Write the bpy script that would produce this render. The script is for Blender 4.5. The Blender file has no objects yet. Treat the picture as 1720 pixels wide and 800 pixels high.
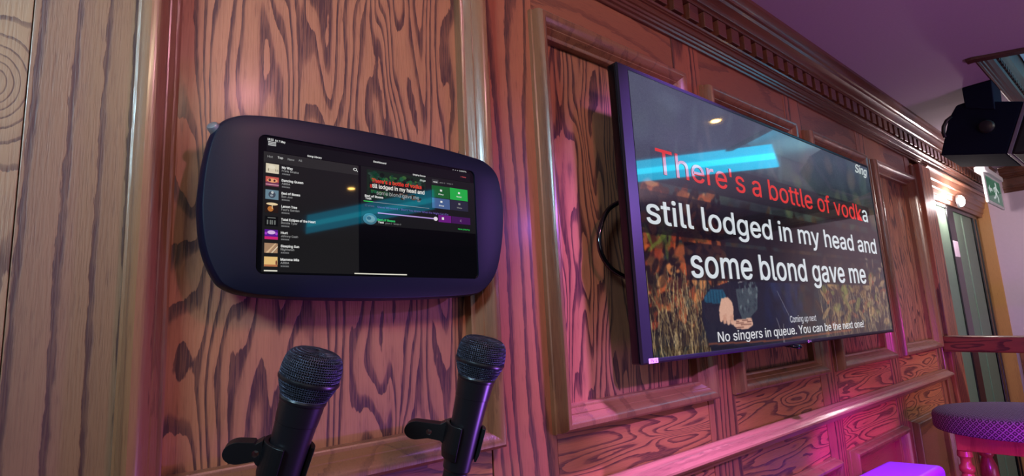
import bpy, bmesh, math, random
import numpy as np
from mathutils import Vector, Matrix
random.seed(7)
PI = math.pi
C = bpy.context.scene.collection
H = 1.35                                   # eye height above the floor

# ------------------------------------------------------------------ camera
F = 941.0
V1 = Vector((1115, 95, F)); V2 = Vector((-300, -5800, F))
CX = V1.normalized(); CZ = (V2 - CX*V2.dot(CX)).normalized(); CY = CX.cross(CZ).normalized()
if CY.z < 0: CY = -CY
# rows = world axes in camera coordinates (x right, y down, z forward)
def ray(px, py):
    d = Vector((px-860, py-400, F)); return Vector((d.dot(CX), d.dot(CY), d.dot(CZ)))
def ony(px, py, y): r = ray(px, py); r = r*(y/r.y); return Vector((r.x, r.y, r.z+H))
def onx(px, py, x): r = ray(px, py); r = r*(x/r.x); return Vector((r.x, r.y, r.z+H))
def onz(px, py, z): r = ray(px, py); r = r*((z)/r.z); return Vector((r.x, r.y, r.z+H))
def cam2world(c): return Vector((c.dot(CX), c.dot(CY), c.dot(CZ)))
def atdepth(px, py, t):
    c = Vector((px-860, py-400, F))*(t/F); w = cam2world(c); w.z += H; return w
cam = bpy.data.cameras.new('camera'); co = bpy.data.objects.new('camera', cam); C.objects.link(co)
cam.sensor_width = 36; cam.lens = F/1720*36; cam.clip_start = .01; cam.clip_end = 60
right = cam2world(Vector((1,0,0))); up = cam2world(Vector((0,-1,0))); back = cam2world(Vector((0,0,-1)))
M = Matrix((right, up, back)).transposed().to_4x4(); M.translation = (0,0,H)
co.matrix_world = M
bpy.context.scene.camera = co

# ------------------------------------------------------------------ helpers
def new_obj(name, me, mat=None, parent=None, smooth=False):
    o = bpy.data.objects.new(name, me); C.objects.link(o)
    if mat is not None:
        for m in (mat if isinstance(mat, (list, tuple)) else [mat]): me.materials.append(m)
    if parent is not None:
        o.parent = parent
        o.matrix_parent_inverse = Matrix.Translation(parent.location).inverted() if parent.rotation_euler[:] == (0,0,0) else parent.matrix_basis.inverted()
    if smooth:
        for p in me.polygons: p.use_smooth = True
    return o
def obj(name, bm, mat=None, parent=None, smooth=False, bevel=0, seed=None, angle=None):
    bmesh.ops.recalc_face_normals(bm, faces=bm.faces)
    me = bpy.data.meshes.new(name); bm.to_mesh(me); bm.free()
    o = new_obj(name, me, mat, parent, smooth)
    if bevel:
        b = o.modifiers.new('bevel', 'BEVEL'); b.width = bevel; b.segments = 2; b.limit_method = 'ANGLE'; b.angle_limit = .6
    if angle:
        for p in me.polygons: p.use_smooth = True
        me.set_sharp_from_angle(angle=angle)
    s = seed if seed is not None else random.random()
    o.color = ((s*7.13) % 1, (s*3.77+.31) % 1, (s*5.19+.7) % 1, 1)
    return o
def struct(o, kind='structure'): o['kind'] = kind; return o
def thing(name, label, cat, loc=(0,0,0), group=None):
    o = bpy.data.objects.new(name, None); C.objects.link(o); o.location = loc; o.empty_display_size = .05
    o['label'] = label; o['category'] = cat
    if group: o['group'] = group
    return o
def box(bm, x0, x1, y0, y1, z0, z1):
    v = [bm.verts.new(p) for p in ((x0,y0,z0),(x1,y0,z0),(x1,y1,z0),(x0,y1,z0),(x0,y0,z1),(x1,y0,z1),(x1,y1,z1),(x0,y1,z1))]
    for f in ((0,3,2,1),(4,5,6,7),(0,1,5,4),(1,2,6,5),(2,3,7,6),(3,0,4,7)): bm.faces.new([v[i] for i in f])
def prism(bm, pts, off):
    a = [bm.verts.new(p) for p in pts]; b = [bm.verts.new(Vector(p)+Vector(off)) for p in pts]
    bm.faces.new(a); bm.faces.new(b[::-1]); n = len(a)
    for i in range(n): bm.faces.new((a[i], b[i], b[(i+1) % n], a[(i+1) % n]))
def lathe(bm, prof, origin, axis, seg=48, cap=True):
    axis = Vector(axis).normalized(); t = axis.orthogonal().normalized(); u = axis.cross(t); origin = Vector(origin)
    rings = []
    for s, r in prof:
        rings.append([bm.verts.new(origin+axis*s+(t*math.cos(2*PI*i/seg)+u*math.sin(2*PI*i/seg))*max(r,1e-5)) for i in range(seg)])
    for a, b in zip(rings, rings[1:]):
        for i in range(seg): bm.faces.new((a[i], a[(i+1) % seg], b[(i+1) % seg], b[i]))
    if cap: bm.faces.new(rings[0][::-1]); bm.faces.new(rings[-1])
def tube(bm, pts, r, seg=10):
    pts = [Vector(p) for p in pts]; rings = []; t0 = None
    for i, p in enumerate(pts):
        d = (pts[min(i+1, len(pts)-1)]-pts[max(i-1, 0)]).normalized()
        t = d.orthogonal().normalized() if t0 is None else (t0-d*t0.dot(d)).normalized(); t0 = t; u = d.cross(t)
        rings.append([bm.verts.new(p+(t*math.cos(2*PI*k/seg)+u*math.sin(2*PI*k/seg))*r) for k in range(seg)])
    for a, b in zip(rings, rings[1:]):
        for k in range(seg): bm.faces.new((a[k], a[(k+1) % seg], b[(k+1) % seg], b[k]))
    bm.faces.new(rings[0][::-1]); bm.faces.new(rings[-1])
def frame_sweep(bm, x0, x1, z0, z1, prof, ybase):
    """mitred picture-frame moulding: inner rectangle x0..x1, z0..z1, prof = (outward, protrusion)"""
    loops = []
    for u, d in prof:
        loops.append([bm.verts.new(p) for p in ((x0-u,ybase-d,z0-u),(x1+u,ybase-d,z0-u),(x1+u,ybase-d,z1+u),(x0-u,ybase-d,z1+u))])
    n = len(loops)
    for a, b in zip(loops, loops[1:]+loops[:1]):
        for i in range(4): bm.faces.new((a[i], a[(i+1) % 4], b[(i+1) % 4], b[i]))
def profile_x(bm, prof, x0, x1):
    prism(bm, [(x0, y, z) for y, z in prof], (x1-x0, 0, 0))

# ------------------------------------------------------------------ materials
def lin(c): return tuple(((v/255)/12.92 if v/255 <= .04045 else ((v/255+.055)/1.055)**2.4) for v in c)
def mat(name, rgb, rough=.5, metal=0, spec=.5, coat=0, emit=None, es=0, ior=None):
    m = bpy.data.materials.new(name); m.use_nodes = True; b = m.node_tree.nodes['Principled BSDF']
    b.inputs['Base Color'].default_value = (*lin(rgb), 1); b.inputs['Roughness'].default_value = rough
    b.inputs['Metallic'].default_value = metal; b.inputs['Specular IOR Level'].default_value = spec
    b.inputs['Coat Weight'].default_value = coat; b.inputs['Coat Roughness'].default_value = .1
    if ior: b.inputs['IOR'].default_value = ior
    if emit: b.inputs['Emission Color'].default_value = (*lin(emit), 1); b.inputs['Emission Strength'].default_value = es
    return m
def noisy(m, scale=40, amt=.25, bump=0, rough_amt=0):
    """procedural tone variation + bump on a plain material"""
    nt = m.node_tree; N = nt.nodes; L = nt.links; b = N['Principled BSDF']
    tc = N.new('ShaderNodeTexCoord'); n = N.new('ShaderNodeTexNoise'); n.inputs['Scale'].default_value = scale; n.inputs['Detail'].default_value = 4
    L.new(tc.outputs['Object'], n.inputs['Vector'])
    col = b.inputs['Base Color'].default_value[:]
    mr = N.new('ShaderNodeMapRange'); mr.inputs['To Min'].default_value = 1-amt; mr.inputs['To Max'].default_value = 1+amt
    L.new(n.outputs['Fac'], mr.inputs['Value'])
    vm = N.new('ShaderNodeVectorMath'); vm.operation = 'SCALE'; vm.inputs[0].default_value = col[:3]
    L.new(mr.outputs[0], vm.inputs['Scale']); L.new(vm.outputs[0], b.inputs['Base Color'])
    if bump:
        bp = N.new('ShaderNodeBump'); bp.inputs['Strength'].default_value = bump; bp.inputs['Distance'].default_value = .002
        L.new(n.outputs['Fac'], bp.inputs['Height']); L.new(bp.outputs[0], b.inputs['Normal'])
    return m
def wood(name, light=(176,104,62), dark=(84,40,32), axis='Z', cross=6.5, along=1.3, K=9, G=0, rough=.5, coat=.12, grain=1.0, knots=(), width=.3, midt=.45):
    """stained oak: dark bands are the level lines of a stretched noise field, plus fine pores"""
    m = bpy.data.materials.new(name); m.use_nodes = True; nt = m.node_tree; N = nt.nodes; L = nt.links; b = N['Principled BSDF']
    b.inputs['Coat Weight'].default_value = coat; b.inputs['Coat Roughness'].default_value = .18
    def math_(op, a, bb=None, clamp=False):
        n = N.new('ShaderNodeMath'); n.operation = op; n.use_clamp = clamp
        for i, v in enumerate((a, bb)):
            if v is None: continue
            if isinstance(v, (int, float)): n.inputs[i].default_value = v
            else: L.new(v, n.inputs[i])
        return n.outputs[0]
    tc = N.new('ShaderNodeTexCoord'); oi = N.new('ShaderNodeObjectInfo')
    sc = N.new('ShaderNodeVectorMath'); sc.operation = 'SCALE'; sc.inputs['Scale'].default_value = 17.0; L.new(oi.outputs['Color'], sc.inputs[0])
    def mapped(c, a):
        v = {'Z': (c, c, a), 'X': (a, c, c), 'Y': (c, a, c)}[axis]
        mp = N.new('ShaderNodeVectorMath'); mp.operation = 'MULTIPLY'; mp.inputs[1].default_value = v; L.new(tc.outputs['Object'], mp.inputs[0])
        ad = N.new('ShaderNodeVectorMath'); ad.operation = 'ADD'; L.new(mp.outputs[0], ad.inputs[0]); L.new(sc.outputs[0], ad.inputs[1])
        return ad.outputs[0]
    n1 = N.new('ShaderNodeTexNoise'); n1.inputs['Scale'].default_value = 1; n1.inputs['Detail'].default_value = 1.2; n1.inputs['Roughness'].default_value = .35; n1.inputs['Distortion'].default_value = .35
    L.new(mapped(cross, along), n1.inputs['Vector'])
    n2 = N.new('ShaderNodeTexNoise'); n2.inputs['Scale'].default_value = 1; n2.inputs['Detail'].default_value = 3; L.new(mapped(130, 24), n2.inputs['Vector'])
    n3 = N.new('ShaderNodeTexNoise'); n3.inputs['Scale'].default_value = 1; n3.inputs['Detail'].default_value = 2; L.new(mapped(420, 22), n3.inputs['Vector'])
    field = math_('MULTIPLY', n1.outputs['Fac'], float(K))
    sep = N.new('ShaderNodeSeparateXYZ'); L.new(tc.outputs['Object'], sep.inputs[0])
    if G: field = math_('ADD', field, math_('MULTIPLY', sep.outputs[{'Z': 'X', 'X': 'Z', 'Y': 'Z'}[axis]], float(G)))
    for (kx, kz, amp, rad) in knots:
        dx = math_('MULTIPLY', math_('SUBTRACT', sep.outputs['X'], kx), 1/rad); dz = math_('MULTIPLY', math_('SUBTRACT', sep.outputs['Z'], kz), .6/rad)
        rr = math_('ADD', math_('MULTIPLY', dx, dx), math_('MULTIPLY', dz, dz))
        field = math_('ADD', field, math_('MULTIPLY', math_('DIVIDE', 1.0, math_('ADD', rr, 1.0)), float(amp)))
    field = math_('ADD', field, math_('MULTIPLY', n2.outputs['Fac'], .30))
    fr = math_('FRACT', field)
    r = N.new('ShaderNodeValToRGB'); L.new(fr, r.inputs['Fac']); e = r.color_ramp.elements
    e[0].position = 0; e[0].color = (1,1,1,1); e[1].position = 1; e[1].color = (0,0,0,1)
    for p, v in ((width*.35, .98), (width*.8, .75), (width*1.1, .16), (.78, 0), (.965, .0), (.99, 1)):
        q = e.new(p); q.color = (v, v, v, 1)
    e[len(e)-1].color = (1,1,1,1)
    # pores break the bands up and speckle the light wood
    pore = N.new('ShaderNodeMapRange'); pore.inputs['From Min'].default_value = .42; pore.inputs['From Max'].default_value = .64; L.new(n3.outputs['Fac'], pore.inputs['Value'])
    p2 = N.new('ShaderNodeMapRange'); p2.inputs['From Min'].default_value = .55; p2.inputs['From Max'].default_value = .72; L.new(n2.outputs['Fac'], p2.inputs['Value'])
    g = math_('MULTIPLY', r.outputs['Color'], math_('ADD', math_('MULTIPLY', pore.outputs[0], .25), .78))
    g = math_('ADD', math_('MULTIPLY', g, grain), math_('MULTIPLY', math_('MULTIPLY', pore.outputs[0], p2.outputs[0]), .35), clamp=True)
    g = math_('ADD', g, math_('MULTIPLY', pore.outputs[0], .10), clamp=True)
    mx = N.new('ShaderNodeMix'); mx.data_type = 'RGBA'; mx.inputs[6].default_value = (*lin(light), 1); mx.inputs[7].default_value = (*lin(dark), 1)
    L.new(g, mx.inputs[0])
    L.new(mx.outputs[2], b.inputs['Base Color'])
    b.inputs['Roughness'].default_value = rough
    bp = N.new('ShaderNodeBump'); bp.inputs['Strength'].default_value = .35; bp.inputs['Distance'].default_value = .0012; bp.invert = True
    L.new(math_('ADD', math_('MULTIPLY', g, .8), math_('MULTIPLY', pore.outputs[0], .3)), bp.inputs['Height']); L.new(bp.outputs[0], b.inputs['Normal'])
    return m
W_field = wood('oak_field', cross=15, along=2.5, K=9, G=34, width=.36, light=(170,108,78), dark=(70,36,38))
W_stile = wood('oak_stile', cross=8, along=.9, K=6, G=26, width=.30, light=(168,98,70), dark=(76,40,38))
W_stile_broad = wood('oak_stile_broad', cross=4, along=.4, K=2.2, G=32, width=.17, light=(136,96,72), dark=(74,42,42))
W_pale = wood('pine_pale', cross=8, along=1.0, K=7, G=0, width=.18, light=(154,116,86), dark=(84,52,44), grain=.9, knots=((-.052, H+.326, 8, .030),))
W_rail = wood('oak_rail', axis='X', cross=16, along=2.2, K=13, width=.32, light=(192,118,76), dark=(100,54,46))
W_frieze = wood('oak_frieze', axis='X', cross=7, along=1.2, K=5, width=.16, light=(150,90,64), dark=(92,48,42), grain=.6)
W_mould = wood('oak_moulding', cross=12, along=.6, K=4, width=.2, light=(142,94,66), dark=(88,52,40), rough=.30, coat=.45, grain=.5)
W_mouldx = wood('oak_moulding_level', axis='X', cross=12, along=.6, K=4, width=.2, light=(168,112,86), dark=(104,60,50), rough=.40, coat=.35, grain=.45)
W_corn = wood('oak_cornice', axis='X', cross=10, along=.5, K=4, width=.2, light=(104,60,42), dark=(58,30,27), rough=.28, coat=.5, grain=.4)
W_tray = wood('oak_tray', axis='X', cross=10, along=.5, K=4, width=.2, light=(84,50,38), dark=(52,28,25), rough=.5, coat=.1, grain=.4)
W_bar = wood('oak_bar_level', axis='Y', cross=20, along=2, K=6, width=.3, light=(130,66,48), dark=(70,32,28), rough=.4)
W_jamb = wood('pine_jamb', cross=6, along=.5, K=2, width=.15, light=(206,150,84), dark=(150,96,52), grain=.4)
M_black = noisy(mat('satin_black_plastic', (26,26,30), .38, spec=.5), 60, .15)
M_encl = noisy(mat('black_powder_coat', (10,16,36), .42, spec=.25), 700, .2, bump=.05)
M_gloss = mat('gloss_black', (10,10,12), .12, spec=.6)
M_bezel = mat('tv_bezel_dark_metal', (40,40,52), .35, metal=.3)
M_bezfront = mat('tv_bezel_front', (20,20,24), .3)
M_silver = mat('brushed_silver', (190,195,200), .3, metal=.8)
M_white = mat('white_plastic', (225,225,225), .45)
M_ceil = noisy(mat('ceiling_paint', (178,160,176), .85), 120, .06, bump=.2)
M_wallpink = noisy(mat('lilac_plaster', (214,190,206), .8), 40, .04, bump=.1)
M_dark = noisy(mat('dark_room_paint', (70,48,66), .8), 6, .3)
M_floor = noisy(mat('dark_carpet', (60,36,48), .95), 90, .5, bump=.5)
M_green = noisy(mat('green_door_paint', (112,136,116), .45), 30, .12)
M_doorblk = mat('black_door_frame', (14,16,18), .22)
M_spk = noisy(mat('speaker_textured_black', (24,28,44), .9, spec=.03), 300, .3, bump=.3)
M_spkgrille = noisy(mat('speaker_grille', (14,13,18), .6), 900, .5, bump=.6)

# ------------------------------------------------------------------ setting: room shell
ZC = H+1.05
def sbox(name, *a, m, parent=None, bevel=0, kind=True):
    bm = bmesh.new(); box(bm, *a); o = obj(name, bm, m, parent, bevel=bevel)
    if parent is None: struct(o)
    return o
XE = 5.80
sbox('floor', -2.6, 6.0, -4.1, 1.3, -.05, 0, m=M_floor)
sbox('wall_near', -2.7, -2.6, -4.1, 1.3, 0, ZC, m=M_dark)
sbox('wall_right', -2.6, 6.0, -4.2, -4.1, 0, ZC, m=M_dark)
# ceiling: slab with a raised tray
bm = bmesh.new()
outer = [(-2.7,-4.2), (XE+.2,-4.2), (XE+.2,1.3), (-2.7,1.3)]
hole = [(3.38,-.3), (5.2,-.3), (5.2,.41), (3.0,.41)]
ov = [bm.verts.new((x,y,ZC)) for x,y in outer]; hv = [bm.verts.new((x,y,ZC)) for x,y in hole]
tv_ = [bm.verts.new((x,y,ZC+.2)) for x,y in hole]
for i in range(4):
    j = (i+1) % 4
    bm.faces.new((ov[i], ov[j], hv[j], hv[i])); bm.faces.new((hv[i], hv[j], tv_[j], tv_[i]))
bm.faces.new(tv_[::-1])
ceiling = struct(obj('ceiling', bm, M_ceil))
# wall behind the panelling (thickness to the back), open at the doorway
bm = bmesh.new()
box(bm, -2.6, 4.09, .905, 1.2, 0, ZC); box(bm, 4.09, XE+.2, .905, 1.2, H+.86, ZC); box(bm, 4.09, XE+.2, 1.14, 1.24, 0, H+.86)
wall = struct(obj('wall_left', bm, W_field))
sbox('wall_far', XE, XE+.2, -4.1, .88, 0, ZC, m=M_wallpink)

Z0, Z1 = H-.222, H+.736      # outer frame of the upper panels
YF, YS = .897, .88           # field and stile faces
MP = [(0,-.02),(0,.003),(.004,.006),(.007,.007),(.016,.020),(.018,.0205),(.020,.024),(.030,.036),(.036,.039),(.042,.039),(.047,.034),(.050,.024),(.051,.012),(.054,.010),(.054,-.02)]
MW = .054
panels = [(.085,.695,Z1+.0), (.84,1.453,Z1), (1.575,2.215,Z1), (2.335,2.985,Z1), (3.085,3.74,Z1)]
stiles = [(-.02,.10),(.68,.855),(1.44,1.59),(2.20,2.35),(2.97,3.10),(3.725,3.82)]
seeds = [.13,.77,.42,.58,.91]
for i,(a,b,zt) in enumerate(panels):
    zt2 = zt if i else H+.76
    bm = bmesh.new(); box(bm, a+MW-.01, b-MW+.01, YF, .906, Z0+MW-.01, zt2-MW+.01)
    obj('panel_field', bm, W_field, wall, seed=seeds[i])
    bm = bmesh.new(); frame_sweep(bm, a+MW, b-MW, Z0+MW, zt2-MW, MP, YS); obj('panel_moulding', bm, W_mould, wall, angle=.5)
for i,(a,b) in enumerate(stiles):
    a2 = a+.002; b2 = b-.002
    bm = bmesh.new(); box(bm, a2, b2, YS, .905, 0, H+.87)
    obj('stile', bm, W_stile if i else W_stile_broad, wall, bevel=.001, seed=[.3,.66,.2,.85,.5,.1][i])
# boards to the left of the first panel
bm = bmesh.new(); box(bm, -.0235, .087, YS-.001, .905, 0, H+.87); obj('stile', bm, W_stile_broad, wall, bevel=.001, seed=.35)
bm = bmesh.new(); box(bm, -1.2, -.0245, YS, .905, 0, H+.87); obj('stile', bm, W_pale, wall, bevel=.001, seed=.6)
bm = bmesh.new(); box(bm, -2.6, -1.2, YS, .905, 0, H+.87); obj('stile', bm, W_stile_broad, wall, seed=.9)
# horizontal boards: below the panels, the frieze over them, and between dado and lower panels
gaps = [(.10,.68),(.855,1.44),(1.59,2.20),(2.35,2.97),(3.10,3.725)]
for i,(a,b) in enumerate(gaps):
    bm = bmesh.new(); box(bm, a, b, YS+.002, .905, H-.36, Z0+.02); obj('rail_board', bm, W_rail, wall, seed=[.21,.47,.83,.05,.62][i])
    bm = bmesh.new(); box(bm, a, b, YS+.002, .905, Z1-.02, H+.87); obj('frieze_board', bm, W_frieze, wall, seed=.1+.17*i)
    bm = bmesh.new(); box(bm, a, b, YS+.002, .905, H-.53, H-.36); obj('rail_board', bm, W_rail, wall, seed=.15+.19*i)
    a0, b0 = panels[i][0]+.005, panels[i][1]-.005
    bm = bmesh.new(); box(bm, a0+MW-.01, b0-MW+.01, YF, .906, .2, H-.51-MW+.01); obj('panel_field', bm, W_frieze, wall, seed=.3+.1*i)
    bm = bmesh.new(); frame_sweep(bm, a0+MW, b0-MW, .2, H-.51-MW, MP, YS); obj('panel_moulding', bm, W_mould, wall, angle=.5)
    bm = bmesh.new(); box(bm, a, b, YS+.002, .905, 0, .17); obj('rail_board', bm, W_rail, wall)
# baseboard
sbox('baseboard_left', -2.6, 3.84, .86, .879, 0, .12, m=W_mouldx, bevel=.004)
# dado rail
bm = bmesh.new()
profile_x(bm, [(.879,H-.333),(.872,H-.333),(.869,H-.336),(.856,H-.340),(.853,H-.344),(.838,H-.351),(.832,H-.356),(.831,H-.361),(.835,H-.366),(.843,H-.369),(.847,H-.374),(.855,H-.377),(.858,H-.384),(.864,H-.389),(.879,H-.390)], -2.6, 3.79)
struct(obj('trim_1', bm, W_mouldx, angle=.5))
# cornice with dentils
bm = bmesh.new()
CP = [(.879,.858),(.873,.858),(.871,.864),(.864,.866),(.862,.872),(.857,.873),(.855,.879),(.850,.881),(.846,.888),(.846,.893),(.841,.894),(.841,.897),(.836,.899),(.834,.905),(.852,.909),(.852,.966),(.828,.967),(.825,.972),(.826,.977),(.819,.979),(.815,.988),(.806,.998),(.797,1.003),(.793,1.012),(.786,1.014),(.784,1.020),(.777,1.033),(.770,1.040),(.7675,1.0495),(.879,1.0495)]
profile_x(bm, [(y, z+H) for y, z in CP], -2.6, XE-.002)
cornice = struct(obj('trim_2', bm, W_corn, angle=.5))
bm = bmesh.new(); box(bm, 0, .05, .829, .853, H+.913, H+.9655)
d0 = obj('dentil', bm, W_corn, cornice, bevel=.0015); d0.location.x = 1.395-.085*8
for k in range(-7, 52):
    d = d0.copy(); C.objects.link(d); d.parent = cornice; d.location.x = 1.395+.085*k; d.color = (random.random(), random.random(), random.random(), 1)
# the same cornice returning along the far wall
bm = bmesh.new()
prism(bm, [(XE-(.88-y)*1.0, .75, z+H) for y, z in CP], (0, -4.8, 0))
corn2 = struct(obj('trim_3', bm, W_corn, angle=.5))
# tray ceiling moulding
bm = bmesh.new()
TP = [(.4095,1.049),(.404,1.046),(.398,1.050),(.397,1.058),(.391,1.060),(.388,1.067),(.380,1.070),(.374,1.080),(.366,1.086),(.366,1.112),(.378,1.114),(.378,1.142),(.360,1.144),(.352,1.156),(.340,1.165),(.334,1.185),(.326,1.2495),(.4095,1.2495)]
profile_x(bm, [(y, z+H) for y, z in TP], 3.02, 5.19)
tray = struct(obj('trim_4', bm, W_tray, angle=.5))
bm = bmesh.new(); box(bm, 0, .03, .358, .380, H+1.117, H+1.141)
d1 = obj('dentil', bm, W_tray, tray); d1.location.x = 3.06
for k in range(1, 38):
    d = d1.copy(); C.objects.link(d); d.parent = tray; d.location.x = 3.06+.055*k
bm = bmesh.new()
prism(bm, [(3.0,.43,ZC-.001),(3.0,.41,ZC-.001),(3.36,-.3,ZC-.001),(3.40,-.3,ZC-.001),(3.045,.41,ZC-.001),(3.045,.43,ZC-.001)], (0,0,-.012))
struct(obj('trim_5', bm, W_tray))
M_traywhite = noisy(mat('tray_ceiling_white', (210,225,225), .7), 20, .04)
sbox('trim_6', 3.4, 5.15, -.28, .32, ZC+.185, ZC+.198, m=M_traywhite)

# doorway at the end of the panelled wall
bm = bmesh.new(); box(bm, 3.80, 3.87, .866, .905, 0, H+.815); struct(obj('trim_7', bm, W_mould, bevel=.004))
bm = bmesh.new(); box(bm, 3.868, 4.09, .846, .905, 0, H+.83); struct(obj('trim_8', bm, W_stile, bevel=.004, seed=.25))
bm = bmesh.new()
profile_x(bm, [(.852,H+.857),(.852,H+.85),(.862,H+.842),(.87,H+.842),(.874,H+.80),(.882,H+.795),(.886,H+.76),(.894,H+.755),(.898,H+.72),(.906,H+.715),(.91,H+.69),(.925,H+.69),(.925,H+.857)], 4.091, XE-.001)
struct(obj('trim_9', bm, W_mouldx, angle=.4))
sbox('trim_10', XE-.012, XE+.02, .862, .985, 0, H+.85, m=W_jamb, bevel=.003)
door = thing('door_1', '', ''); del door['label']; del door['category']; door['kind'] = 'structure'; door.location = (4.9, .95, 0)
bm = bmesh.new(); box(bm, 4.10, XE-.02, .985, 1.02, .005, H+.70); obj('door_backing', bm, M_doorblk, door)
for a, b, m, n in ((4.10,4.72,M_green,'door_leaf'),(4.90,5.135,M_green,'door_leaf'),(5.175,5.47,M_green,'door_leaf')):
    bm = bmesh.new(); box(bm, a, b, .93, .984, .01, H+.66); obj(n, bm, m, door, bevel=.004)
for a, b in ((4.725,4.895),(5.50,5.56),(5.60,5.64)):
    bm = bmesh.new(); box(bm, a, b, .922, .984, .01, H+.68); obj('door_post', bm, M_doorblk, door, bevel=.006)
bm = bmesh.new(); box(bm, 4.10, 5.64, .921, .984, H+.66, H+.69); obj('door_head', bm, M_doorblk, door, bevel=.004)
# wooden dado on the far wall
sbox('trim_11', XE-.03, XE-.001, -4.0, .84, 0, H-.30, m=W_frieze, bevel=.004)

# ------------------------------------------------------------------ display meshes (things shown on screens)
try:      # the sans-serif that ships with Blender, if present; otherwise its built-in one
    import os
    _fp = os.path.join(bpy.utils.system_resource('DATAFILES'), 'fonts', 'Inter.woff2')
    SANS = bpy.data.fonts.load(_fp) if os.path.exists(_fp) else None
except Exception: SANS = None
_cap = []
def capheight():
    if not _cap:
        cu = bpy.data.curves.new('h', 'FONT'); cu.body = 'H'
        if SANS: cu.font = SANS
        o = bpy.data.objects.new('h', cu); C.objects.link(o); me = bpy.data.meshes.new_from_object(o.evaluated_get(bpy.context.evaluated_depsgraph_get()))
        _cap.append(max(v.co.y for v in me.vertices)); bpy.data.objects.remove(o); bpy.data.curves.remove(cu); bpy.data.meshes.remove(me); print('CAP', _cap)
    return _cap[0]
class Display:
    def __init__(s, hs=1.0): s.v = []; s.f = []; s.c = []; s.hs = hs
    def poly(s, pts, rgb, layer=1):
        n = len(s.v); s.v += [(x, -layer*.00025, z) for x, z in pts]; s.f.append(tuple(range(n, n+len(pts)))); s.c.append((*lin(rgb), 1))
    def rect(s, x0, x1, z0, z1, rgb, layer=1): s.poly([(x0,z0),(x1,z0),(x1,z1),(x0,z1)], rgb, layer)
    def disc(s, x, z, rx, rz, rgb, layer=1, n=24): s.poly([(x+rx*math.cos(2*PI*i/n), z+rz*math.sin(2*PI*i/n)) for i in range(n)], rgb, layer)
    def text(s, txt, x0, x1, zbase, cap, rgb, layer=4, bold=0, shear=0, split=None):
        """txt fitted between x0 and x1; zbase baseline; cap = height of a capital"""
        cu = bpy.data.curves.new('t', 'FONT'); cu.body = txt; cu.offset = 0; cu.shear = shear; cu.resolution_u = 3; cu.space_character = 1.0
        if SANS: cu.font = SANS
        o = bpy.data.objects.new('t', cu); C.objects.link(o)
        dg = bpy.context.evaluated_depsgraph_get(); kz = cap*s.hs/capheight(); me = bpy.data.meshes.new_from_object(o.evaluated_get(dg))
        xs = [v.co.x for v in me.vertices]; a, b = min(xs), max(xs)
        kx = (x1-x0)/(b-a)
        # weight: the glyphs are laid down several times, shifted by a fraction of a stroke
        sh = [(0,0)] if bold <= 0 else [(dx*bold*.9, dz*bold*.6) for dx, dz in ((-1,-1),(1,-1),(-1,1),(1,1),(0,0))]
        for q_, (dx, dz) in enumerate(sh):
            n = len(s.v); s.v += [(x0+(v.co.x-a)*kx+dx*kz, -layer*.00025-q_*.00001, zbase+(v.co.y+dz)*kz) for v in me.vertices]
            for p in me.polygons:
                s.f.append(tuple(n+i for i in p.vertices))
                c = rgb
                if split and (p.center.x-a)*kx+x0 > split[0]: c = split[1]
                s.c.append((*lin(c), 1))
        bpy.data.objects.remove(o); bpy.data.curves.remove(cu); bpy.data.meshes.remove(me)
    def grid(s, img, x0, x1, z0, z1):
        h, w = img.shape[:2]; n = len(s.v)
        for j in range(h+1):
            z = z1+(z0-z1)*j/h
            for i in range(w+1): s.v.append((x0+(x1-x0)*i/w, 0, z))
        for j in range(h):
            for i in range(w):
                a = n+j*(w+1)+i; s.f.append((a+w+1, a+w+2, a+1, a)); s.c.append((*lin([float(q)*255 for q in img[j,i]]), 1))
    def build(s, name, m, parent, y):
        me = bpy.data.meshes.new(name); me.from_pydata([(x, y+d, z) for x, d, z in s.v], [], s.f)
        at = me.color_attributes.new('shown', 'FLOAT_COLOR', 'CORNER')
        cols = np.zeros((len(me.loops), 4), dtype=np.float32); k = 0
        for f, c in zip(s.f, s.c): cols[k:k+len(f)] = c; k += len(f)
        at.data.foreach_set('color', cols.ravel())
        # all faces towards -y
        bm = bmesh.new(); bm.from_mesh(me)
        for fc in bm.faces:
            fc.normal_update()
            if fc.normal.y > 0: fc.normal_flip()
        bm.to_mesh(me); bm.free()
        return new_obj(name, me, m, parent)
def screen_mat(name, es, rough=.03, ior=1.6):
    m = mat(name, (4,4,5), rough, spec=.5, ior=ior); nt = m.node_tree; b = nt.nodes['Principled BSDF']
    a = nt.nodes.new('ShaderNodeAttribute'); a.attribute_name = 'shown'
    nt.links.new(a.outputs['Color'], b.inputs['Emission Color']); b.inputs['Emission Strength'].default_value = es
    return m

# ------------------------------------------------------------------ television
TY = .78
A = ony(1039,104,TY); B_ = ony(1501,557,TY); TX0, TX1, TZ0, TZ1 = 1.030, 2.738, H-.0935, H+.622
SX0, SX1, SZ0, SZ1 = 1.072, 2.722, H-.082, H+.610
tv = thing('television', 'large flat television on the panelled wall showing red and white song lyrics', 'television', (1.88, .86, TZ0))
bm = bmesh.new(); box(bm, TX0, TX1, TY+.006, TY+.03, TZ0, TZ1); obj('rim', bm, M_gloss, tv, bevel=.003)
bm = bmesh.new(); frame_sweep(bm, SX0-.002, SX1+.001, SZ0, SZ1, [(0,-.006),(0,.0015),(.002,.002),(.0075,.002),(.0115,-.001),(.0115,-.006)], TY)
for v in bm.verts:
    if v.co.x < SX0-.006: v.co.x = TX0+.001
    if v.co.x < SX0+.002 and v.co.x > SX0-.005: v.co.x = SX0-.004
obj('bezel', bm, M_bezel, tv)
bm = bmesh.new(); box(bm, 1.30, 2.45, TY+.03, TY+.055, H-.06, H+.42); obj('back_casing', bm, M_black, tv, bevel=.01)
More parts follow.
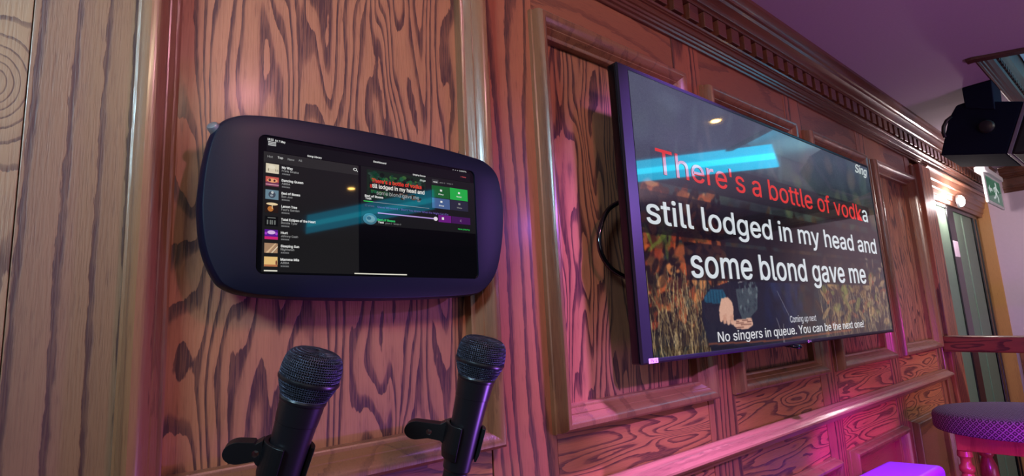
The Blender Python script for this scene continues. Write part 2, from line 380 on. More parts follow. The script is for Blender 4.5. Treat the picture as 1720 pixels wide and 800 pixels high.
bm = bmesh.new(); box(bm, 1.66, 2.13, TY+.0551, .896, H+.1, H+.16); box(bm, 1.66, 2.13, TY+.0551, .896, H+.28, H+.34); box(bm, 1.70, 1.74, TY+.0551, .87, H-.10, H+.36); obj('wall_bracket', bm, M_black, tv, bevel=.002)
bm = bmesh.new()
p = [ony(*q, .855) for q in ((1050,335),(1022,352),(1008,385),(1008,420),(1025,450),(1055,468))]
pts = []
for i in range(len(p)-1):
    for t in (0,.25,.5,.75):
        a0, a1, a2, a3 = p[max(i-1,0)], p[i], p[i+1], p[min(i+2,len(p)-1)]
        pts.append(.5*((2*a1)+(a2-a0)*t+(2*a0-5*a1+4*a2-a3)*t*t+(3*a1-a0-3*a2+a3)*t**3))
tube(bm, pts+[p[-1]], .006); obj('cable', bm, M_gloss, tv, smooth=True)
bm = bmesh.new(); q = ony(1328,590,TY+.02)
lathe(bm, [(0,.02),(.006,.03),(.012,.028),(.014,.01)], (q.x, TY+.012, TZ0+.006), (0,.2,-1), 24); obj('sensor_bump', bm, M_gloss, tv, smooth=True)
# bottom-left paper label TV 1
lab = Display(); a = ony(1088,603,TY); b = ony(1103,612,TY)
lab.rect(a.x, b.x+.004, TZ0+.0015, TZ0+.0125, (236,190,240), 1); lab.text('TV 1', a.x+.006, b.x-.002, TZ0+.004, .006, (90,50,110), 3, bold=.01)
M_paper = mat('label_paper', (255,255,255), .6); nt = M_paper.node_tree; at = nt.nodes.new('ShaderNodeAttribute'); at.attribute_name = 'shown'; nt.links.new(at.outputs['Color'], nt.nodes['Principled BSDF'].inputs['Base Color'])
o = lab.build('label', M_paper, tv, TY-.0022); o['label'] = 'small lilac sticker reading TV 1'
lg = Display(); c = ony(1357,574,TY)
lg.disc(c.x, TZ0+.006, .006, .0045, (220,150,210), 1); lg.disc(c.x, TZ0+.006, .003, .0022, (80,50,80), 2)
lg.text('LG', c.x+.009, c.x+.02, TZ0+.0035, .0055, (200,180,205), 2, bold=.02)
lg.build('logo', M_paper, tv, TY-.0022)

# picture shown on the television
def px2uv(px, py, y=TY):
    w = ony(px, py, y); return (w.x-SX0)/(SX1-SX0), (SZ1-w.z)/(SZ1-SZ0)
GW, GH = 720, 300
rng = np.random.default_rng(5)
img = np.zeros((GH, GW, 3), dtype=np.float64)
yy, xx = np.mgrid[0:GH, 0:GW]; U = (xx+.5)/GW; V = (yy+.5)/GH
def blobs(n, u0, u1, v0, v1, ru, rv, cols, alpha, soft=1.0, tilt=0):
    for _ in range(n):
        cu, cv = rng.uniform(u0, u1), rng.uniform(v0, v1); a, b = ru*rng.uniform(.5,1.5), rv*rng.uniform(.5,1.5)
        th = tilt+rng.normal()*.5
        i0, i1 = max(0,int((cu-2*(a+b))*GW)), min(GW,int((cu+2*(a+b))*GW)+1); j0, j1 = max(0,int((cv-2.5*(a+b)*2)*GH)), min(GH,int((cv+2.5*(a+b)*2)*GH)+1)
        if i1 <= i0 or j1 <= j0: continue
        du = (U[j0:j1,i0:i1]-cu); dv = (V[j0:j1,i0:i1]-cv)*.42
        p_ = (du*math.cos(th)+dv*math.sin(th))/a; q_ = (-du*math.sin(th)+dv*math.cos(th))/(b*.42)
        w = np.clip((1.2-(p_*p_+q_*q_))/soft, 0, 1)[...,None]*alpha
        col = np.array(cols[rng.integers(len(cols))])/255.
        img[j0:j1,i0:i1] = img[j0:j1,i0:i1]*(1-w)+col*w
k_w = 0
def stroke(u0, v0, u1, v1, wd, col, alpha=1.0):
    n = int(max(abs(u1-u0)*GW, abs(v1-v0)*GH))+2
    for t in np.linspace(0,1,n):
        i = int((u0+(u1-u0)*t)*GW); j = int((v0+(v1-v0)*t)*GH)
        for k in range(max(1,int(wd)+(k_w > 600))):
            if 0 <= i+k < GW and 0 <= j < GH: img[j,i+k] = img[j,i+k]*(1-alpha)+np.array(col)/255.*alpha
def fillpoly(pxs, col, alpha=1.0, y=TY):
    P = [px2uv(*q, y) for q in pxs]; ins = np.zeros((GH,GW), bool); n = len(P)
    for i in range(n):
        (x1,y1),(x2,y2) = P[i], P[(i+1)%n]
        c = ((y1 > V) != (y2 > V)) & (U < (x2-x1)*(V-y1)/(y2-y1+1e-12)+x1); ins ^= c
    img[ins] = img[ins]*(1-alpha)+np.array(col)/255.*alpha
img[:] = np.array((38,46,48))/255.
blobs(160, 0,1, -.05,.42, .035,.07, [(50,64,66),(36,46,52),(72,90,88),(44,60,50),(58,74,60),(30,36,42),(60,60,66)], .5, 1.2)
blobs(40, .45,1, .0,.42, .02,.06, [(74,92,64),(96,104,70),(60,84,70),(110,84,60),(40,60,50)], .5, 1.0, 1.2)
blobs(18, .1,.5, .05,.45, .012,.08, [(96,120,112),(120,100,90),(84,104,98)], .4, 1.2, .2)
blobs(400, 0,1, .42,1.02, .012,.05, [(24,18,18),(40,28,22),(58,40,28),(30,22,22),(74,52,32)], .6, .9, 1.3)
blobs(420, 0,.22, .40,.88, .007,.03, [(190,88,46),(150,58,34),(70,34,26),(30,20,20),(214,134,78),(92,60,40),(26,18,20),(160,80,44)], .85, .6, 1.2)
blobs(12, 0,.07, .5,.68, .005,.04, [(110,130,50),(84,96,46)], .6, .7, .4)
blobs(150, .6,.98, .62,.95, .007,.05, [(176,140,90),(130,100,60),(90,70,44),(40,26,30),(150,70,40),(120,124,60),(60,44,40)], .75, .6, 1.4)
blobs(90, .86,1.0, .45,.98, .005,.03, [(130,110,84),(80,66,50),(160,140,110),(50,40,38)], .7, .6, 1.0)
for _ in range(900):
    u = rng.choice([rng.uniform(0,.24), rng.uniform(.58,1.0)]); v = rng.uniform(.82,1.08); l = rng.uniform(.03,.15); s_ = rng.normal()*.012
    c = [(190,160,110),(140,112,74),(100,80,52),(70,54,38),(206,180,136),(40,30,28)][rng.integers(6)]
    stroke(u, v, u+s_, v-l, 1, c, .75)
# dark crouching figure behind the writing
fillpoly([(1178,508),(1190,485),(1235,470),(1300,470),(1325,510),(1345,560),(1340,590),(1195,592),(1180,540)], (26,28,44), .93)
fillpoly([(1236,486),(1272,482),(1272,520),(1250,545),(1240,520)], (84,98,104), .7)
blobs(60, .25,.32, .72,.86, .003,.01, [(120,134,138),(60,72,80),(40,48,60)], .7)
blobs(50, .33,.5, .70,.92, .012,.05, [(24,34,66),(34,48,84),(18,20,34)], .5)
fillpoly([(1182,500),(1192,487),(1214,486),(1219,497),(1214,510),(1198,510),(1184,508)], (30,88,116), .95)
for k in range(6): fillpoly([(1186+k*5,488),(1188+k*5,488),(1191+k*5,509),(1188+k*5,509)], (18,54,76), .6)
skin = (226,176,152)
fillpoly([(1211,502),(1222,499),(1229,507),(1232,520),(1231,532),(1225,541),(1212,535),(1207,522)], skin, 1)
for k, (x_, y_) in enumerate(((1211,540),(1217,543),(1223,545),(1229,544))): fillpoly([(x_-3,y_-14),(x_+3,y_-15),(x_+3,y_),(x_,y_+2),(x_-2,y_)], [skin,(212,158,134)][k % 2], 1)
fillpoly([(1226,541),(1234,538),(1262,534),(1265,546),(1256,553),(1238,553)], skin, 1)
for k in range(4): fillpoly([(1236,540+k*3.4),(1262,536+k*3.8),(1262,537+k*3.8),(1236,541+k*3.4)], (90,50,44), .9)
for a_ in ((1305,490,1325,530),(1304,535,1318,575),(1316,545,1316,585),(1240,475,1258,470)):
    u0, v0 = px2uv(a_[0],a_[1]); u1, v1 = px2uv(a_[2],a_[3]); stroke(u0,v0,u1,v1,1,(200,190,190),.9)
fillpoly([(1190,577),(1300,571),(1430,553),(1430,556),(1300,574),(1190,580)], (190,96,50), .55)
# dark translucent boxes under each lyric line
u, v = 0, 0
def rectuv(u0,u1,v0,v1,col,al):
    m_ = (U>u0)&(U<u1)&(V>v0)&(V<v1); img[m_] = img[m_]*(1-al)+np.array(col)/255.*al
L1 = [ony(1104,251,TY), ony(1457,372,TY), ony(1119,298,TY)]
L2 = [ony(1087,345,TY), ony(1472,425,TY), ony(1090,380,TY)]
L3 = [ony(1162,428,TY), ony(1455,476,TY), ony(1164,467,TY)]
def ux(x): return (x-SX0)/(SX1-SX0)
def vz(z): return (SZ1-z)/(SZ1-SZ0)
for L_, z0_, z1_ in ((L1,.262,.395),(L2,.43,.585),(L3,.60,.74)):
    rectuv(ux(L_[0].x)-.02, ux(L_[1].x)+.02, z0_, z1_, (20,18,24), .72)
hz_ = np.clip((.42-V-.25*(U-.5))/.3,0,1)[...,None]*.62; img = img*(1-hz_)+(np.array((112,118,150))/255.)*hz_  # hazy ceiling reflection painted over the top of the picture
img = (img*2+np.roll(img,1,0)+np.roll(img,-1,0)+np.roll(img,1,1)+np.roll(img,-1,1))/6
n_ = rng.normal(size=(GH,GW,1))*.012
img = np.clip(img+n_, 0, 1)
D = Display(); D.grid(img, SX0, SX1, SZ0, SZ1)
def tline(txt, pl, pr, capTop, y, rgb, disp, **k):
    """pl/pr baseline pixels left and right, capTop pixel of capital top at left"""
    a, b, t = ony(*pl, y), ony(*pr, y), ony(*capTop, y)
    disp.text(txt, a.x, b.x, (a.z+b.z)/2, t.z-(a.z+b.z)/2, rgb, **k); return a, b
red = (240,62,60)
ksplit = ony(1445.5,365,TY).x
tline("There's a bottle of vodka", (1104,297), (1457,370), (1104,250), TY, red, D, bold=.006, split=(ksplit,(226,240,244)))
tline("still lodged in my head and", (1087,377), (1472,425), (1087,332), TY, (232,240,246), D, bold=.012)
tline("some blond gave me", (1162,466), (1455,476), (1162,418), TY, (232,240,246), D, bold=.012)
tline("Coming up next", (1327,540), (1371,541), (1327,531), TY, (225,225,235), D, bold=.0)
tline("No singers in queue. You can be the next one!", (1206,573), (1451,551), (1206,558), TY, (240,240,245), D, bold=.003)
tline("Sing", (1437,292), (1456,294), (1437,276), TY, (225,236,236), D, bold=.01, shear=.35)
M_tvscreen = screen_mat('television_picture', .85, .04, 1.9)
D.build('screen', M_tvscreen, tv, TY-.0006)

# ------------------------------------------------------------------ wall-mounted tablet kiosk
KY = .83
kiosk = thing('tablet_kiosk', 'black rounded tablet enclosure on the wall showing a song library', 'tablet holder', (.43, .87, H+.06))
trace = [(422,194),(478,198.5),(533,207),(603,219),(672,233),(735,248),(792,264),(815,273),(834,293),(842,325),(845.5,362),(843,410),(834,456),(816,483),(792,494),(718,499),(640,501),(560,500.5),(487,498.5),(440,495),(408,490),(386,482),(370,469),(352,432),(343,390),(340.5,345),(344,300),(352,255),(363,222),(378,205),(398,196.5)]
tw = [ony(a, b, KY) for a, b in trace]; tw = [(p.x, p.z) for p in tw]; nt_ = len(tw)
out_ = []
for i in range(nt_):
    a0, a1, a2, a3 = [Vector(tw[(i+d) % nt_]) for d in (-1,0,1,2)]
    for t in (0,.25,.5,.75): out_.append(.5*((2*a1)+(a2-a0)*t+(2*a0-5*a1+4*a2-a3)*t*t+(3*a1-a0-3*a2+a3)*t**3))
kc = (min(p.x for p in out_)+max(p.x for p in out_))/2; kz = (min(p.y for p in out_)+max(p.y for p in out_))/2
ka = (max(p.x for p in out_)-min(p.x for p in out_))/2; kh = (max(p.y for p in out_)-min(p.y for p in out_))/2
def rrect(x0, x1, z0, z1, r, n=8):
    out = []
    for cx_, cz_, a0 in ((x1-r,z1-r,0),(x0+r,z1-r,PI/2),(x0+r,z0+r,PI),(x1-r,z0+r,1.5*PI)):
        for k in range(n+1): t = a0+PI/2*k/n; out.append((cx_+r*math.cos(t), cz_+r*math.sin(t)))
    return out
gx0, gx1, gz0, gz1 = ony(432,340,KY).x, ony(801,380,KY).x, H+.0945, H+.3015
bm = bmesh.new()
rings = []
for da, y in ((-.008,KY+.038),(.001,KY+.036),(.003,KY+.024),(.003,KY+.010),(.0012,KY+.003),(0,KY+.0006),(-.0015,KY)):
    rings.append([bm.verts.new((kc+(p.x-kc)*(1+da/ka),y,kz+(p.y-kz)*(1+da/kh))) for p in out_])
n_ = len(out_)
for a, b in zip(rings, rings[1:]):
    for i in range(n_): bm.faces.new((a[i], a[(i+1)%n_], b[(i+1)%n_], b[i]))
bm.faces.new(rings[0])
inner = rrect(gx0, gx1, gz0, gz1, .011, 8)
ia = [bm.verts.new((x,KY,z)) for x,z in inner]; ib = [bm.verts.new((x,KY+.003,z)) for x,z in inner]; m_ = len(ia)
for i in range(m_): bm.faces.new((ia[i], ia[(i+1)%m_], ib[(i+1)%m_], ib[i]))
o_ = rings[-1]
ed = [bm.edges.get((o_[i], o_[(i+1)%n_])) for i in range(n_)]+[bm.edges.get((ia[i], ia[(i+1)%m_])) for i in range(m_)]
bmesh.ops.triangle_fill(bm, use_beauty=True, edges=ed)
encl = obj('enclosure', bm, M_encl, kiosk, angle=.6)
bm = bmesh.new(); box(bm, kc-.12, kc+.12, KY+.0385, .896, kz-.07, kz+.07); obj('wall_plate', bm, M_black, kiosk, bevel=.003)
bm = bmesh.new(); q = ony(360,220,KY+.014); lathe(bm, [(-.006,.0085),(.004,.0085),(.0065,.007),(.0075,.003)], q+Vector((-.001,-.004,.002)), (-.6,-.55,.55), 24); obj('lock_button', bm, M_silver, kiosk, angle=.6)
SY = KY+.0025
K = Display(.76)
K.poly(rrect(gx0-.001, gx1+.001, gz0-.001, gz1+.001, .011), (6,6,9), 0)
def kp(px, py): w = ony(px, py, SY); return w.x, w.z
def krect(px0, py0, px1, py1, col, layer=2):
    """rectangle from its top-left and bottom-right pixels"""
    a = kp(px0, py0); b = kp(px1, py1); K.rect(a[0], b[0], b[1], a[1], col, layer); return a[0], b[0], b[1], a[1]
def ktext(t, x0, yb, x1, h, col, **k):
    a = kp(x0, yb); b = ony(x1, yb, SY).x; K.text(t, a[0], b, a[1], h, col, **k)
s0 = kp(443, 254); s1 = kp(603, 462)
xl0, xl1, zb = s0[0], s1[0], kp(443,457)[1]
K.rect(xl0, xl1, zb, s0[1], (30,29,30), 1)
K.rect(xl0, xl1, s0[1]-.016, s0[1], (46,44,45), 2)
K.rect(gx0+.012, gx1-.01, s0[1]+.001, s0[1]+.019, (18,18,22), 1)
wh = (238,238,236); gr = (150,150,150)
def lib(i): # row geometry in panel metres
    return s0[1]-.0215-i*.0215
ch = .0052
ktext('18:33', 449, 235.5, 459, .0042, wh, bold=.02); ktext('Fri 7 May', 462, 238.5, 479, .0042, wh, bold=.02)
mi = kp(450,244)
for k in range(3): K.rect(mi[0], mi[0]+.0115, mi[1]+k*.0024, mi[1]+.0015+k*.0024, (200,200,200), 4)
ktext('Song Library', 516, 263.5, 540, .0038, wh, bold=.02); ktext('Dashboard', 627, 273, 648, .0038, wh, bold=.02)
ktext('Singing Queue', 693, 294.5, 714, .0034, wh, bold=.02)
for t, a_, b_, c_ in (('Hot',449,458,gr),('Top',466,475,wh),('New',483,494,gr),('All',501,507,gr)):
    ktext(t, a_, {449:264.5,466:266.5,483:269.5,501:271.5}[a_], b_, .0042, c_, bold=.01)
w = kp(596,285); 
K.disc(w[0], w[1], .0032, .0026, wh, 4, 16); K.disc(w[0], w[1], .0020, .0016, (30,29,30), 5, 16); K.poly([(w[0]+.002,w[1]-.001),(w[0]+.0028,w[1]-.0005),(w[0]+.0048,w[1]-.0032),(w[0]+.004,w[1]-.0037)], wh, 4)
rows = [('My Way','Frank Sinatra',18,28),('Dancing Queen','ABBA',36,14),('Bed of Roses','Bon Jovi',31,18),('Lemon Tree','Fool\u2019s Garden',26,30),('Total Eclipse of the Heart','Bonnie Tyler',58,27),('Hurt','Johnny Cash',11,28),('Sleeping Sun','Nightwish',30,22),('Mamma Mia','ABBA',30,14)]
xt0, xt1 = kp(446,300)[0], kp(468,300)[0]; xtx = kp(473,300)[0]; upx = (kp(503,300)[0]-kp(473,300)[0])/30
ztop = kp(446,274)[1]; zlast = kp(442,431)[1]; pitch = (ztop-zlast)/7
thumbs = [((228,216,190),(196,180,150),(240,230,206)), ((206,92,84),(120,60,90),(246,170,120)), ((110,138,154),(70,78,92),(150,160,170)), ((40,26,22),(196,120,56),(240,214,170)), ((14,14,16),(120,124,120),(40,42,40)), ((92,28,150),(170,70,210),(214,40,120)), ((176,140,110),(226,190,150),(120,90,70)), ((240,200,130),(250,224,160),(190,120,80))]
for i, (t, s_, w1, w2) in enumerate(rows):
    z1_ = ztop-i*pitch; z0_ = z1_-pitch*.72; c1, c2, c3 = thumbs[i]
    K.rect(xt0, xt1, z0_, z1_, c1, 3); wx = xt1-xt0; hz = z1_-z0_
    if i == 0:
        K.disc(xt0+wx*.45, z0_+hz*.65, wx*.25, hz*.2, c3, 4); [K.rect(xt0+wx*f_, xt0+wx*(f_+.03), z0_+hz*.2, z0_+hz*.45, (90,80,60), 5) for f_ in (.15,.2,.7,.82,.9)]
    elif i == 1:
        K.rect(xt0, xt1, z0_, z0_+hz*.45, c2, 4); K.disc(xt0+wx*.5, z0_+hz*.6, wx*.4, hz*.22, c3, 5); K.disc(xt0+wx*.3, z0_+hz*.62, wx*.1, hz*.15, (90,50,50), 6); K.disc(xt0+wx*.66, z0_+hz*.6, wx*.08, hz*.12, (80,44,50), 6); K.rect(xt0, xt1, z0_+hz*.12, z0_+hz*.2, (230,170,180), 5)
    elif i == 2:
        K.disc(xt0+wx*.5, z0_+hz*.5, wx*.27, hz*.36, c2, 4); K.disc(xt0+wx*.52, z0_+hz*.72, wx*.1, hz*.14, (200,206,206), 5); K.disc(xt0+wx*.46, z0_+hz*.4, wx*.12, hz*.12, c3, 5)
    elif i == 3:
        K.disc(xt0+wx*.52, z0_+hz*.9, wx*.44, hz*.14, c3, 4); K.disc(xt0+wx*.4, z0_+hz*.38, wx*.22, hz*.28, c2, 4); K.rect(xt0+wx*.5, xt0+wx*.56, z0_+hz*.4, z0_+hz*.8, c3, 5)
    elif i == 4:
        K.rect(xt0+wx*.2, xt0+wx*.8, z0_+hz*.8, z0_+hz*.88, c2, 4); [K.rect(xt0+wx*f_, xt0+wx*(f_+.1), z0_+hz*.15, z0_+hz*.6, c2, 4) for f_ in (.15,.36,.5,.7)]
    elif i == 5:
        K.disc(xt0+wx*.5, z0_+hz*.72, wx*.3, hz*.2, (226,190,240), 4); K.rect(xt0, xt1, z0_, z0_+hz*.28, c3, 4); [K.disc(xt0+wx*f_, z0_+hz*.6, wx*.1, hz*.15, c2, 5) for f_ in (.1,.88)]
    elif i == 6:
        K.poly([(xt0+wx*.1,z0_),(xt0+wx*.3,z0_),(xt0+wx*.9,z1_),(xt0+wx*.8,z1_)], c2, 4); K.poly([(xt0+wx*.5,z0_),(xt0+wx*.6,z0_),(xt1,z0_+hz*.6),(xt1,z0_+hz*.75)], (240,220,190), 4)
    else:
        K.rect(xt0, xt1, z0_, z0_+hz*.2, c3, 4); K.disc(xt0+wx*.9, z0_+hz*.4, wx*.06, hz*.25, (120,60,50), 5)
    K.text(t, xtx, xtx+w1*upx, z1_-pitch*.26, .0046, wh, 4, .025)
    K.text(s_, xtx, xtx+w2*upx, z1_-pitch*.50, .0042, (175,175,175), 4, .0)
    K.rect(xtx, xtx+14*upx, z1_-pitch*.74, z1_-pitch*.60, (78,78,80), 3)
    for k in range(5): K.rect(xtx+(1+2.6*k)*upx, xtx+(2.4+2.6*k)*upx, z1_-pitch*.70, z1_-pitch*.64, (150,150,150), 4)
K.rect(xt0, xt1, zb+.001, zb+.0028, (240,236,220), 3)
# dashboard
d0_, d1_ = kp(610,282), kp(795,395)
xa, xb = kp(606,300)[0], kp(797,340)[0]; zA = kp(612,280)[1]; zB = kp(612,377)[1]
K.rect(xa, xb, zB, zA+.001, (26,26,28), 1)
a = kp(616,284); b = kp(713,347)
x0_, x1_ = kp(616,300)[0], kp(714,300)[0]; z1_ = a[1]; z0_ = kp(616,334)[1]
K.rect(x0_, x1_, z0_, z1_, (24,40,30), 2)
r2 = random.Random(3)
for _ in range(150):
    cx_, cz_ = r2.uniform(x0_+.006, x1_-.006), r2.uniform(z0_+.006, z1_-.005); f_ = (cx_-x0_)/(x1_-x0_)
    col = r2.choice([(30,90,60),(20,60,44),(60,100,50),(16,24,20),(46,70,60)] if f_ < .35 or cz_ > z1_-.022 else [(24,30,26),(90,70,50),(40,30,30),(110,80,70),(20,20,22)])
    K.disc(cx_, cz_, r2.uniform(.002,.005), r2.uniform(.0015,.004), col, 3, 8)
zt = z1_-z0_
def dl(t, xl, xr, yb, hh, col, **k):
    a_ = kp(xl, yb); K.text(t, a_[0], kp(xr, yb)[0], a_[1], hh, col, layer=5, **k)
dl("There's a bottle of vodka", 624, 707, 306.5, .0088, (240,60,50), bold=.02)
K.rect(kp(620,315)[0], kp(712,315)[0], kp(620,315)[1]-.0035, kp(620,315)[1]+.0095, (22,26,24), 4)
sp = kp(624.5,314)[0]
a_ = kp(621,315); K.text("still lodged in my head and", a_[0], kp(712,320)[0], a_[1], .0088, (240,60,50), 5, .02, 0, (sp,(244,238,230)))
dl("some blond gave me", 632, 703, 327, .0084, (180,180,180), bold=.0)
dl("Singa", 704.5, 714, 304.5, .0045, (220,230,225), bold=.01, shear=.3)
dl("Bed of Roses", 612.5, 643, 330.5, .0046, wh, bold=.025); dl("Test", 613, 623, 334.5, .0044, wh, bold=.025)
zl = kp(611,337)[1]-.0005
K.rect(kp(610,337)[0], kp(720,337)[0], zl-.0008, zl, (150,150,160), 5); K.rect(kp(610,337)[0], kp(626,337)[0], zl-.001, zl+.0004, (60,210,90), 6)
dl("12 artists", 612, 628, 346.5, .004, (110,90,130), bold=0)
dl("Steve Winwood - Don\u2019t You Know What the Night Can Do", 633, 752, 349.5, .0042, (120,100,190), bold=0)
zl2 = kp(634,358)[1]; K.rect(kp(634,358)[0], kp(731,358)[0], zl2-.001, zl2+.001, (190,160,230), 5); K.disc(kp(731,364)[0], zl2, .0042, .0036, (245,235,245), 6)
K.disc(kp(621,368)[0], kp(621,368)[1], .0125, .0095, (70,120,140), 4, 32); K.disc(kp(621,368)[0]+.001, kp(621,368)[1], .008, .006, (120,160,170), 5, 24); K.disc(kp(621,368)[0]-.002, kp(621,368)[1]+.001, .004, .003, (60,90,110), 6, 16)
dl("Bed of Roses", 633.5, 663, 371, .0046, (60,214,120), bold=.025); dl("Test", 634.5, 644, 375, .0042, wh, bold=.025); dl("pitch 0   tempo 0", 647, 673, 376.5, .0034, (150,150,150), bold=0)
K.rect(kp(725,300)[0], kp(736,300)[0], kp(730,306)[1]-.0028, kp(730,306)[1]+.005, (60,60,62), 3)
dl("vocal", 727, 734, 306.5, .0034, wh, bold=.02); dl("pitch 0", 738, 747, 308, .0032, gr, bold=0); dl("tempo 0", 750, 760, 309.5, .0032, gr, bold=0)
xm0, xm1, xm2 = kp(725,330)[0], kp(755.5,330)[0], kp(785,330)[0]; zz1 = kp(725,311)[1]; zz0 = kp(725,331)[1]; zz2 = kp(724,349)[1]
K.rect(xm0, xm1-.001, zz0, zz1, (26,96,44), 3); K.rect(xm1, xm2, zz0, zz1, (36,176,74), 3); K.rect(xm0, xm1-.001, zz2, zz0-.001, (74,100,150), 3); K.rect(xm1, xm2, zz2, zz0-.001, (44,44,64), 3)
for (xc, zc, t) in (((xm0+xm1)/2,(zz0+zz1)/2,'Play'),((xm1+xm2)/2,(zz0+zz1)/2,'Restart'),((xm0+xm1)/2,(zz0+zz2)/2,'Stop'),((xm1+xm2)/2,(zz0+zz2)/2,'Skip')):
    K.rect(xc-.0022, xc+.0022, zc+.001, zc+.0045, wh if t != 'Skip' else gr, 5); K.text(t, xc-.0055, xc+.0055, zc-.0055, .003, wh if t != 'Skip' else gr, 5, .02)
zp1 = kp(736,362)[1]; zp0 = zp1-.013
K.rect(kp(736,362)[0], xm1+.001, zp1-.012, zp1+.001, (110,30,130), 3); K.rect(xm1+.002, xm2+.004, zp1-.012, zp1+.001, (70,26,90), 3); K.rect((xm0+xm1)/2, (xm0+xm1)/2+.0045, zp1-.0075, zp1-.003, wh, 5); K.text('1|', (xm1+xm2)/2, (xm1+xm2)/2+.003, zp1-.0075, .004, (190,160,200), 5)
dl("Now playing", 769, 788, 386, .0034, (50,210,90), bold=.01); dl("+ Home", 773, 782, 298, .003, (230,90,100), bold=.01)
K.text('\u2022 \u2022 \u2022 100%', kp(760,288)[0], kp(783,292)[0], kp(760,288)[1]+.002, .003, wh, 4, .01)
zh = kp(595,460)[1]; K.rect(kp(595,460)[0], kp(683,462)[0], zh-.0006, zh+.0012, (240,236,220), 4)
M_pad = screen_mat('tablet_picture', .9, .03, 1.6)
K.build('screen', M_pad, kiosk, SY)

# ------------------------------------------------------------------ microphones in clips
M_mic = noisy(mat('microphone_satin_black', (26,24,30), .33, spec=.6), 200, .1)
M_grille = mat('microphone_grille_wire', (84,88,108), .3, metal=.7)
M_core = mat('microphone_foam', (4,4,6), .9)
M_clip = noisy(mat('clip_rubber_black', (16,15,20), .42), 100, .2)
def make_mic(top, low, depth, label, slabel, k, ds, lx):
    """top/low = pixels on the mic axis; k = metres per reference pixel"""
    T = atdepth(*top, depth); Bt = atdepth(*low, depth*.985)
    ax = (Bt-T).normalized(); view = (T-Vector((0,0,H))).normalized()
    right_ = ax.cross(view).normalized()*-1
    if right_.dot(cam2world(Vector((1,0,0)))) < 0: right_ = -right_
    front = right_.cross(ax).normalized()
    if front.dot(view) > 0: front = -front
    def fr(s, r, f): return T+ax*(s*k)+right_*(r*k)+front*(f*k)
    end = fr(330,0,0)
    mic = thing('microphone', label, 'microphone', end, 'handheld microphones')
    bm = bmesh.new(); lathe(bm, [(s*k, r*k) for s, r in ((84,40),(88,41.5),(92,41),(94,39.5),(130,37),(131,36.2),(150,35),(200,32.5),(283,30.0),(285,29),(288,26.5),(330,25.5),(331,20))], T, ax, 64)
    obj('handle', bm, M_mic, mic, angle=.35)
    bm = bmesh.new(); lathe(bm, [(s*k, r*k) for s, r in ((2,24),(4,35),(9,42),(20,47),(36,49.5),(52,50),(60,49),(72,45),(86,39.5))], T, ax, 48); obj('foam', bm, M_core, mic, smooth=True)
    # woven wire: brick-staggered lattice of real wires
    gp = [(0,4),(.3,12),(.8,20),(1.8,28),(3.4,35),(6,40.5),(9.5,44.5),(13.5,47),(18,49),(22,50),(26,50.8),(30,51.3),(34,51.7),(38,52),(42,52),(46,52),(50,51.8),(56,51.5),(60,50.3),(64,49),(68,47.5),(72,46),(76,44.2),(80,42.4),(84,41)]
    bm = bmesh.new(); seg = 72; rg = []
    t_ = right_; u_ = ax.cross(t_)
    for j, (s, r) in enumerate(gp):
        rg.append([bm.verts.new(T+ax*(s*k)+(t_*math.cos(2*PI*(i+.5*(j % 2))/seg)+u_*math.sin(2*PI*(i+.5*(j % 2))/seg))*r*k) for i in range(seg)])
    for j in range(len(rg)-1):
        a, b = rg[j], rg[j+1]
        for i in range(seg): bm.faces.new((a[i], a[(i+1)%seg], b[(i+1)%seg], b[i]) if True else ())
    g = obj('grille', bm, M_grille, mic, smooth=True)
    wf = g.modifiers.new('wire', 'WIREFRAME'); wf.thickness = 1.7*k; wf.use_even_offset = False
    bm = bmesh.new(); lathe(bm, [(s*k, r*k) for s, r in ((48.5,51),(49.5,53.3),(53,54.2),(56.5,53.3),(57.5,51))], T, ax, 64, cap=False); obj('grille_band', bm, M_mic, mic, angle=.6)
    # clip + stand
    foot = Vector((end.x, end.y, 0))
    st = thing('microphone_stand', slabel, 'microphone stand', foot, 'clips holding the microphones')
    bm = bmesh.new(); n = 30; a0, a1 = math.radians(28), math.radians(300)   # angle 0 = right, 90 = back
    def arc(s, ang, rr): return T+ax*(s*k)+(right_*math.cos(ang)-front*math.sin(ang))*rr*k
    ss = ((150+ds,36.2,44),(156+ds,35.9,44),(206+ds,34.2,42),(222+ds,33.0,38))
    grid_o = []; grid_i = []
    for s, ri, ro in ss:
        grid_i.append([bm.verts.new(arc(s+(0 if i < n*.8 else -0), math.radians(-20)+(math.radians(-28)*0)+ (a1-a0)*i/n+math.radians(10), ri)) for i in range(n+1)])
        grid_o.append([bm.verts.new(arc(s, math.radians(-20)+(a1-a0)*i/n+math.radians(10), ro)) for i in range(n+1)])
    for gq in (grid_i, grid_o):
        for a, b in zip(gq, gq[1:]):
            for i in range(n): bm.faces.new((a[i], a[i+1], b[i+1], b[i]))
    for q in (0, -1):
        for i in range(n): bm.faces.new((grid_i[q][i], grid_i[q][i+1], grid_o[q][i+1], grid_o[q][i]))
    for j in range(len(ss)-1):
        for i in (0, n): bm.faces.new((grid_i[j][i], grid_i[j+1][i], grid_o[j+1][i], grid_o[j][i]))
    obj('clip', bm, M_clip, st, bevel=.0006)
    # arm: flattened swivel lug to the left, with a round end and a hole with the screw
    hx, hs = -104+lx, 166+ds
    bm = bmesh.new(); pts = []
    up_img = -ax
    def ap(r, s, f): return fr(s, r, f)
    def lug(f): 
        out = []
        for i in range(25):
            t = math.radians(65+230*i/24); out.append((hx-14+24*math.cos(t), hs+3+19*math.sin(t)*-1))
        return [(-38,150+ds),(-50,156+ds),(hx+12,hs-13)]+out[2:-2]+[(hx+12,hs+19),(-50,190+ds),(-40,200+ds)]
    L2_ = lug(0)
    # outline in rotated axes so the lug stays level while the mic leans
    lean = math.atan2(low[0]-top[0], low[1]-top[1])
